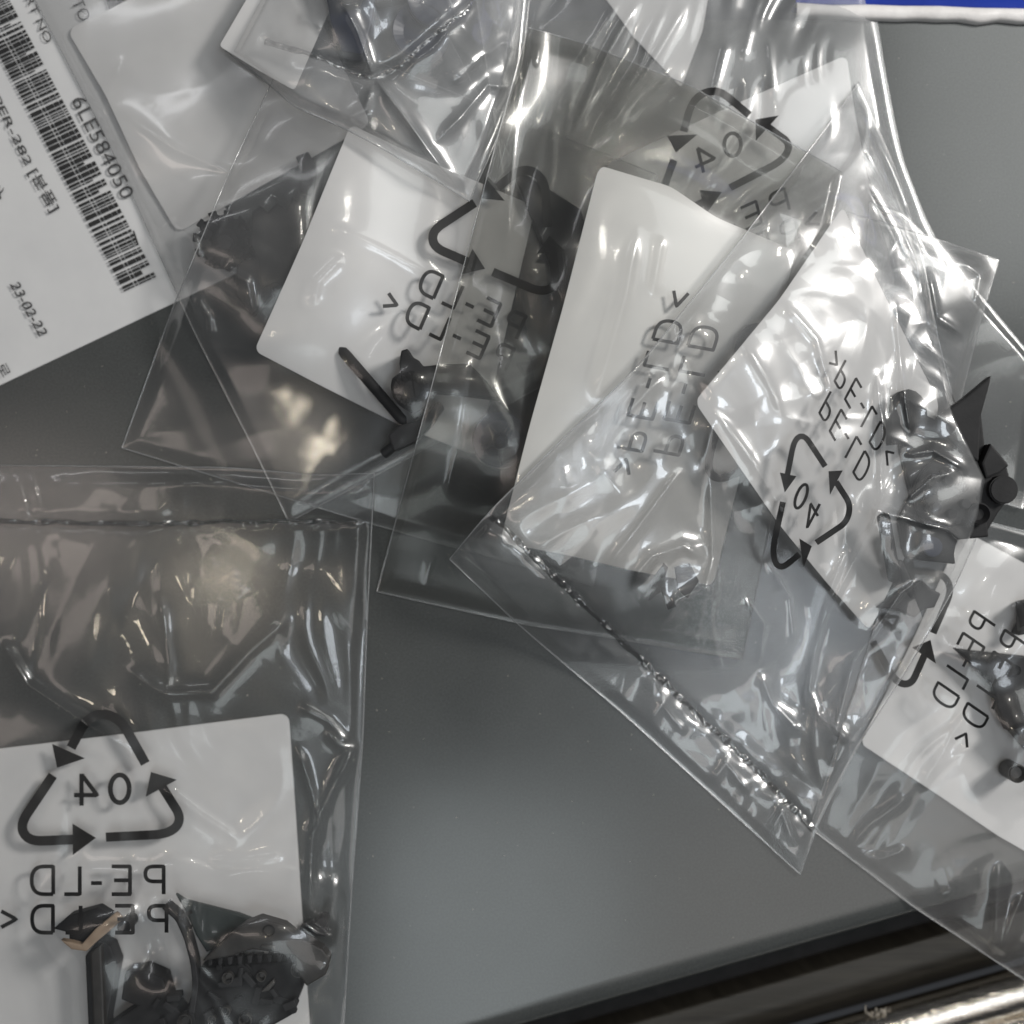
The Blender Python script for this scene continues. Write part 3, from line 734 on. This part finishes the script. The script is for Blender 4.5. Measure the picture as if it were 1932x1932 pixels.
# ------------------------------------------------------------------ smooth bag end below it
Kb = Bag('plastic_bag', 'smooth clear bag end with a long slanting edge under the square cornered one', (
    [(1640, 380), (1700, 400), (1794, 490), (1960, 690)], [(1960, 690), (1930, 960)], [(1600, 860), (1930, 960)], [(1640, 380), (1600, 860)]))
Kb.back('film_back', .003)
Kb.front('film_smooth', nu=140, nv=140, bulge=.001, folds=[(24, .5, 172)], seed=36)
# ------------------------------------------------------------------ 7 small bag end at the far right
Hb = Bag('plastic_bag', 'small clear bag end with a square corner poking out beside the tray', (
    [(1600, 400), (1780, 455), (1884, 491)], [(1884, 491), (1850, 605), (1760, 960)], [(1480, 860), (1760, 960)], [(1600, 400), (1480, 860)]))
Hb.back('film_back', .003)
Hb.front('film_crisp', nu=160, nv=160, bulge=.003, folds=[(18, .6, 72)], ripples=[(10, .05, 75)], streaks=[(-50, 6, 4, .4, 351)], creases=[
    ([(1790, 470), (1850, 520), (1840, 590)], 1.2, .8), ([(1750, 500), (1770, 600), (1830, 640)], 1.4, .8)], seed=26)

# ------------------------------------------------------------------ 8 big flat bag with tall label
E = Bag('plastic_bag', 'flat smoky clear bag with a long straight edge and tall white label', (
    [(996, 52), (1097, 80), (1224, 130), (1304, 162), (1422, 231), (1590, 325)], [(1590, 325), (1400, 1245)], [(711, 1116), (800, 1136), (1000, 1180), (1115, 1197), (1400, 1245)],
    [(996, 52), (930, 290), (870, 520), (790, 820), (711, 1116)]))
E.back('film_dark', .004)
paper('paper_label', 'tall white label with a rounded corner under mirrored PE-LD lettering', 'label',
      ([(1130, 313), (1265, 352), (1350, 410), (1500, 475)], [(1500, 475), (1345, 1105)], [(943, 1024), (1060, 1045), (1190, 1076), (1345, 1105)], [(1130, 313), (1062, 580), (1000, 800), (943, 1024)]), .03, stiff=.010, lift=.004)
seal_gaps()
E.front('film_smoky', bulge=.0006, sig=.004, folds=[(44, .35, 82)], ripples=[(20, .06, 85)], creases=[
    ([(897, 660), (868, 830), (830, 980), (797, 1134)], -.6, .5), ([(1205, 420), (1180, 560), (1140, 700), (1120, 760)], 1.4, 1.2), ([(985, 80), (960, 380), (955, 510)], .6, .7),
    ([(1045, 560), (1010, 470), (960, 420)], .5, .9), ([(1020, 70), (1010, 130)], .6, .6), ([(1250, 440), (1230, 560)], .8, .8), ([(955, 510), (1010, 550), (1060, 560)], .7, .7)], seed=27)
place_print(E, [KP, KD, K0], [(1262, 838), (1327, 640), (1450, 775)])

# ------------------------------------------------------------------ 9 crinkled bag on top
G = Bag('plastic_bag', 'very crinkled glossy clear bag with a thick welded seam at the end', (
    [(848, 1055), (920, 968), (1060, 830), (1205, 690), (1400, 450), (1590, 200), (1620, 155)], [(1620, 155), (1690, 320), (1740, 480), (1770, 640), (1800, 760), (1866, 900)],
    [(1510, 1650), (1545, 1550), (1620, 1405), (1720, 1250), (1800, 1110), (1850, 1000), (1866, 900)], [(848, 1055), (985, 1185), (1180, 1350), (1510, 1650)]))
G.back('film_back', .004)
paper('paper_label', 'white label with recycling mark and mirrored code inside the crinkled glossy bag', 'label',
      ([(1590, 390), (1640, 500), (1710, 640), (1770, 760)], [(1770, 760), (1740, 980), (1640, 1190)], [(1310, 758), (1470, 990), (1560, 1100), (1640, 1190)], [(1590, 390), (1470, 565), (1400, 650), (1310, 758)]), .03, stiff=.006)
seal_gaps()
cg = conv(1533, 671, .2645)
p = Part('scraper_part', 'black plastic part with a pointed spike, drum and rod at the crinkled bag edge', (900, 1000), conv=cg, group='black plastic parts')
p.prism('spike', [(1242, 150), (1215, 260), (1165, 440), (1150, 760), (1040, 700), (880, 540), (870, 440), (1050, 310)], .004, .007)
p.prism('base_plate', [(545, 300), (700, 300), (760, 420), (880, 480), (1130, 330), (1170, 440), (1200, 700), (1350, 800), (1395, 980), (1290, 1120), (1190, 1290), (970, 1310), (955, 1480), (640, 1440), (590, 1180), (680, 1000), (600, 700)], 0, .003, 'blk')
p.bar('loop', [(560, 640), (545, 420), (580, 310), (650, 290), (715, 350), (730, 470), (690, 600)], 85, .001, .006, 'blk')
p.prism('tooth', [(1222, 630), (1290, 710), (1352, 790), (1290, 840), (1190, 880), (1160, 770)], .002, .006)
dr = p.disc('drum', (970, 1000), 290, .0, .0042, 'blk', n=44)
p.disc('drum_core', (960, 1010), 200, .003, .0054, 'brn', n=32, teeth=18, depth=.10, parent=dr)
for k in range(6):
    p.disc('stud', (960 + 120 * math.cos(k * 1.05 + .4), 1010 + 120 * math.sin(k * 1.05 + .4)), 34, .005, .0072, 'blk' if k % 2 else 'dkgrey', n=14, parent=dr)
p.disc('lobe', (1290, 960), 100, .0, .006, 'blk', n=28)
p.prism('lower_block', [(600, 1190), (760, 1240), (1180, 1180), (1190, 1290), (970, 1310), (950, 1400), (958, 1480), (850, 1470), (700, 1450), (620, 1380)], 0, .0055, 'blk')
p.disc('bush', (1140, 1130), 80, .003, .0075, 'blk', hole=.5)
p.disc('peg', (820, 1360), 70, .004, .0075, 'blue')
p.rod('rod', (500, 1120), (590, 1620), .0014, .006, .0035)
p.rod('strut', (600, 1460), (720, 1740), .0011, .004, .002, 'dkgrey')
p.prism('foot', [(436, 1795), (560, 1690), (700, 1620), (760, 1600), (800, 1650), (885, 1690), (840, 1790), (770, 1800), (700, 1862), (560, 1800)], 0, .003, 'dkgrey')
p.done()
p = Part('retaining_clip', 'tiny black two pronged clip inside the film above the thick welded seam', (1250, 1100), group='black plastic parts')
p.prism('prong', [(1222, 1134), (1234, 1086), (1252, 1062), (1260, 1070), (1246, 1116)], 0, .0010, bev=.0002)
p.prism('prong', [(1243, 1104), (1258, 1106), (1276, 1144), (1260, 1150)], 0, .0010, bev=.0002)
p.prism('bridge', [(1272, 1070), (1300, 1062), (1318, 1096), (1296, 1128), (1278, 1112)], 0, .0010, 'dkgrey', bev=.0002)
p.done()
seal_gaps()
G.front('film_crisp', nu=330, nv=330, bulge=.0030, sig=.0022, folds=[(24, 1.4, 91)], ripples=[(9, .05, 95)], streaks=[(-42, 14, 5, .30, 301), (75, 14, 5, .36, 302), (15, 14, 3, .26, 304)], creases=[
    ([(1345, 770), (1420, 870), (1490, 985)], 1.6, .8), ([(1300, 1260), (1345, 1050), (1340, 880)], 2.0, 1.0), ([(1370, 1300), (1340, 1180), (1350, 1060), (1370, 1030)], 1.8, .7),
    ([(1520, 1340), (1535, 1240), (1560, 1130), (1600, 1030)], 2.0, .8), ([(1525, 1290), (1545, 1350), (1600, 1395), (1622, 1400)], 1.8, .7), ([(1430, 1260), (1460, 1330), (1520, 1390)], 1.5, 1.3),
    ([(1640, 960), (1700, 975), (1790, 1000), (1840, 1040)], 2.0, .7), ([(1700, 950), (1760, 900), (1810, 890)], 1.6, .9), ([(1650, 690), (1665, 800), (1660, 970)], 1.8, .7),
    ([(1690, 560), (1700, 700), (1720, 830)], 1.4, .8), ([(1620, 330), (1700, 430), (1760, 560), (1850, 640)], 1.8, .8), ([(1470, 560), (1540, 640), (1580, 780)], 1.1, .9),
    ([(1400, 640), (1450, 720), (1480, 790)], 1.3, .8), ([(1180, 1110), (1230, 1050), (1290, 1030), (1340, 1060)], 1.8, 1.0), ([(1130, 1090), (1200, 1000), (1290, 880)], 1.5, .8),
    ([(1110, 880), (1180, 780), (1260, 700)], 1.1, 1.0), ([(1060, 870), (1075, 920)], 1.2, .7), ([(1560, 1440), (1610, 1250), (1700, 1120), (1780, 1060)], 1.6, .9),
    ([(1700, 860), (1760, 850), (1830, 890)], 1.2, .7),
    ([(1250, 1180), (1280, 1130), (1330, 1110), (1360, 1140)], 1.5, .8), ([(1400, 1120), (1440, 1180), (1430, 1260)], 1.6, .8), ([(1440, 1050), (1490, 1130), (1500, 1230)], 1.5, .8),
    ([(1100, 1250), (1130, 1215), (1180, 1250)], 1.2, 1.2), ([(1220, 1370), (1250, 1330), (1300, 1390)], 1.2, 1.2), ([(1340, 1480), (1370, 1440), (1420, 1500)], 1.2, 1.1), ([(1450, 1580), (1475, 1530), (1500, 1600)], 1.2, .9),
    ([(1690, 880), (1640, 1000), (1560, 1160), (1530, 1230)], 1.4, .7), ([(1590, 200), (1660, 330), (1740, 470)], .8, .7)],
    seal=([(920, 968), (990, 1033), (1110, 1149), (1209, 1243), (1304, 1338), (1407, 1433), (1538, 1568)], .0007), seed=28)
place_print(G, [K0, (735, 965), (210, 965)], [(1521, 953), (1562, 768), (1626, 880)])

# ------------------------------------------------------------------ 10 lower left bag
A = Bag('plastic_bag', 'clear bag with a straight welded seam, black assembly and mirrored 04 mark', (
    [(-260, 872), (0, 878), (430, 882), (600, 897), (706, 893)], [(706, 893), (692, 1180), (684, 1400), (662, 1700), (640, 2080)], [(-260, 2080), (640, 2080)], [(-260, 872), (-260, 2080)]))
A.back('film_back', .003)
paper('paper_label', 'large white label beneath the black assembly in the straight seamed bag', 'label',
      ([(-160, 1432), (0, 1412), (270, 1380), (545, 1345)], [(545, 1345), (560, 1560), (573, 1760), (590, 2010)], [(-160, 2060), (590, 2010)], [(-160, 1432), (-160, 2060)]), .025)
seal_gaps()
ca = conv(95.8, 1661, .2976)
p = Part('scraper_assembly', 'black plastic assembly with finger tip in painted pinkish reflection, curved arm and steel pins', (900, 600), conv=ca, group='black plastic parts')
p.prism('bracket', [(265, 430), (345, 330), (425, 370), (466, 480), (440, 620), (400, 850), (430, 1010), (290, 1010)], 0, .005, 'dkgrey')
p.prism('bracket_rib', [(275, 430), (345, 380), (360, 700), (370, 1010), (300, 1010)], .004, .0068, 'brn')
fg = p.prism('finger', [(50, 275), (150, 190), (330, 140), (410, 190), (380, 260), (215, 390), (150, 350), (150, 300)], .003, .0065, 'blk')
p.prism('tip', [(78, 358), (150, 372), (212, 388), (300, 290), (425, 188), (470, 232), (395, 300), (310, 370), (245, 432), (150, 420)], .0065, .0085, 'tan', parent=fg)  # tip coloured with the pinkish light it reflects
p.disc('knob', (515, 240), 42, .002, .008, 'dkgrey')
p.prism('block', [(498, 690), (522, 522), (640, 508), (760, 560), (800, 700), (900, 800), (900, 1010), (400, 1010), (400, 870), (600, 730)], 0, .006, 'blk')
p.bar('curved_arm', [(745, 130), (835, 205), (890, 330), (930, 480), (945, 620), (920, 800)], 40, .004, .0078, 'dkgrey')
p.prism('blade', [(800, 70), (862, 112), (1200, 198), (1292, 232), (1200, 320), (1120, 400), (1000, 440), (930, 330), (870, 190)], .002, .0038, 'grn')
cp = p.prism('housing_cap', [(985, 475), (1060, 400), (1150, 320), (1250, 242), (1345, 205), (1500, 250), (1600, 330), (1740, 400), (1785, 460), (1760, 560), (1640, 632), (1590, 560), (1560, 440), (1300, 400), (1180, 440)], .006, .0098, 'brn')
p.disc('eyelet', (1385, 315), 38, .0094, .0102, 'blk', hole=.8, parent=cp)
p.prism('housing', [(990, 490), (1590, 440), (1625, 620), (1560, 780), (1400, 870), (1330, 1010), (850, 1010), (900, 800), (940, 640)], 0, .0066, 'blk')
p.prism('rib', [(1060, 640), (1190, 600), (1200, 540), (1230, 540), (1220, 660), (1070, 670)], .0064, .0078, 'dkgrey')
p.prism('rib', [(1330, 700), (1420, 610), (1430, 640), (1390, 690)], .0064, .0076, 'pin')
p.prism('rib', [(1330, 405), (1430, 405), (1430, 440), (1340, 420)], .0096, .0104, 'pin')
for (cx, cyy, r) in ((1140, 590, 36), (1250, 855, 42), (1127, 800, 30), (870, 865, 48), (1580, 540, 44), (1350, 580, 30), (1040, 850, 26)):
    p.disc('pin', (cx, cyy), r, .005, .0082, 'pin' if r != 48 else 'brn', n=18, hole=.5)
gr2 = random.Random(12)
for k in range(34):
    cx, cyy = gr2.uniform(560, 1560), gr2.uniform(520, 960)
    if cx < 940 and cyy < 700: continue
    a_ = gr2.uniform(0, 3.1); l_, w_ = gr2.uniform(18, 60), gr2.uniform(10, 24); ca_, sa_ = math.cos(a_), math.sin(a_)
    z_ = .0056 if cx < 920 else .0062
    p.prism('tooth', [(cx + l_ * ca_ - w_ * sa_, cyy + l_ * sa_ + w_ * ca_), (cx - l_ * ca_ - w_ * sa_, cyy - l_ * sa_ + w_ * ca_), (cx - l_ * ca_ + w_ * sa_, cyy - l_ * sa_ - w_ * ca_), (cx + l_ * ca_ + w_ * sa_, cyy + l_ * sa_ - w_ * ca_)], z_ - .001, z_ + gr2.uniform(.0008, .0026), gr2.choice(['blk', 'blk', 'dkgrey']), .0002)
for k in range(9):
    cx = 1010 + 62 * k; cyy = 470 - .3 * (cx - 985) * .18
    p.prism('tooth', [(cx, cyy), (cx + 34, cyy - 4), (cx + 28, cyy + 46), (cx + 6, cyy + 50)], .006, .0084, 'dkgrey', .0002)
p.prism('clip_plate', [(1590, 270), (1680, 235), (1765, 290), (1760, 330), (1600, 322)], .001, .004, 'dkgrey')
p.disc('clip_peg', (1738, 225), 32, .001, .006, 'blk')
p.done()
seal_gaps()
A.front('film', nu=260, nv=300, bulge=.0022, sig=.0030, folds=[(46, 1.2, 104)], ripples=[(30, .2, 105)], streaks=[(-80, 10, 5, .25, 311)], creases=[
    ([(230, 1255), (310, 1310), (400, 1305), (470, 1230), (560, 1150)], 1.6, 1.6), ([(300, 1110), (320, 1250), (312, 1340)], .8, 1.0), ([(0, 1200), (50, 1290), (170, 1370), (260, 1420)], 2.0, 1.2),
    ([(690, 1380), (640, 1460), (590, 1570), (580, 1730)], 1.8, .9), ([(560, 1400), (590, 1500), (610, 1600)], 1.2, .7), ([(610, 1380), (660, 1420), (640, 1480)], 1.4, .7),
    ([(300, 1480), (380, 1540), (460, 1590)], 1.1, .9), ([(390, 1620), (470, 1625), (540, 1615)], 1.0, .8), ([(560, 1730), (600, 1760), (640, 1775)], 1.6, .7), ([(600, 1850), (640, 1780), (650, 1700)], 1.3, .7),
    ([(560, 1330), (620, 1360), (660, 1410)], 1.0, .9), ([(650, 910), (665, 940)], 1.2, .9), ([(380, 1060), (440, 1080), (450, 1130)], 1.3, 2.2)],
    seal=([(-260, 986), (0, 983), (250, 988), (450, 984), (690, 985)], .0005), seed=29)
place_print(A, [(0, 0), (1000, 0), (0, 1000)], [(0, 1277.8), (396.8, 1277.8), (0, 1674.6)], wk=1.1)

# ------------------------------------------------------------------ lint caught at the rail
lint = empty('lint_tuft', tuple(W(1662, 1918, -.008))); tag(lint, 'small crumpled fluff of paper lint stuck on the metal rail', 'lint')
r_ = np.random.default_rng(9)
for k in range(46):
    c = np.array(W(1662 + r_.normal(0, 11), 1917 + r_.normal(0, 5), -.0078 + abs(r_.normal(0, .0007))))
    a = r_.uniform(0, 6.28); L = r_.uniform(.0004, .0012); t_ = np.linspace(-1, 1, 9); c2 = r_.uniform(-.0006, .0006)
    P = np.stack([c[0] + L * t_ * math.cos(a) + c2 * t_ ** 2, c[1] + L * t_ * math.sin(a) - c2 * t_ ** 2, c[2] + .0003 * np.cos(3 * t_ + a)], 1)
    V_, F_ = tube(P, .0001, 4, .00003 + .00012 * r_.random(9))
    mesh_obj('fibre', V_, F_, M['lint'], lint)

# ------------------------------------------------------------------ specks of dust on the tray, too many and too small to tell apart
r_ = np.random.default_rng(77); V_, F_ = [], []
for k in range(420):
    x, y = r_.uniform(-.11, .115), r_.uniform(-.10, .105)
    if ((np.array([x, y]) - o0) @ Mn) > -.001: continue
    rr_ = r_.uniform(.00003, .00011); a = r_.uniform(0, 6.28); el_ = r_.uniform(1, 3.5) if r_.random() < .25 else 1.2; b = len(V_)
    ca_, sa_ = math.cos(a), math.sin(a)
    for (u, v, z) in ((el_, 0, 0), (0, 1, 0), (-el_, 0, 0), (0, -1, 0), (0, 0, 1)):
        V_.append((x + rr_ * (u * ca_ - v * sa_), y + rr_ * (u * sa_ + v * ca_), rr_ * z))
    F_ += [[b, b + 1, b + 4], [b + 1, b + 2, b + 4], [b + 2, b + 3, b + 4], [b + 3, b, b + 4]]
tag(mesh_obj('dust', V_, F_, M['lint'], smooth=False), 'fine pale dust specks scattered over the grey tray', 'dust', kind='stuff')
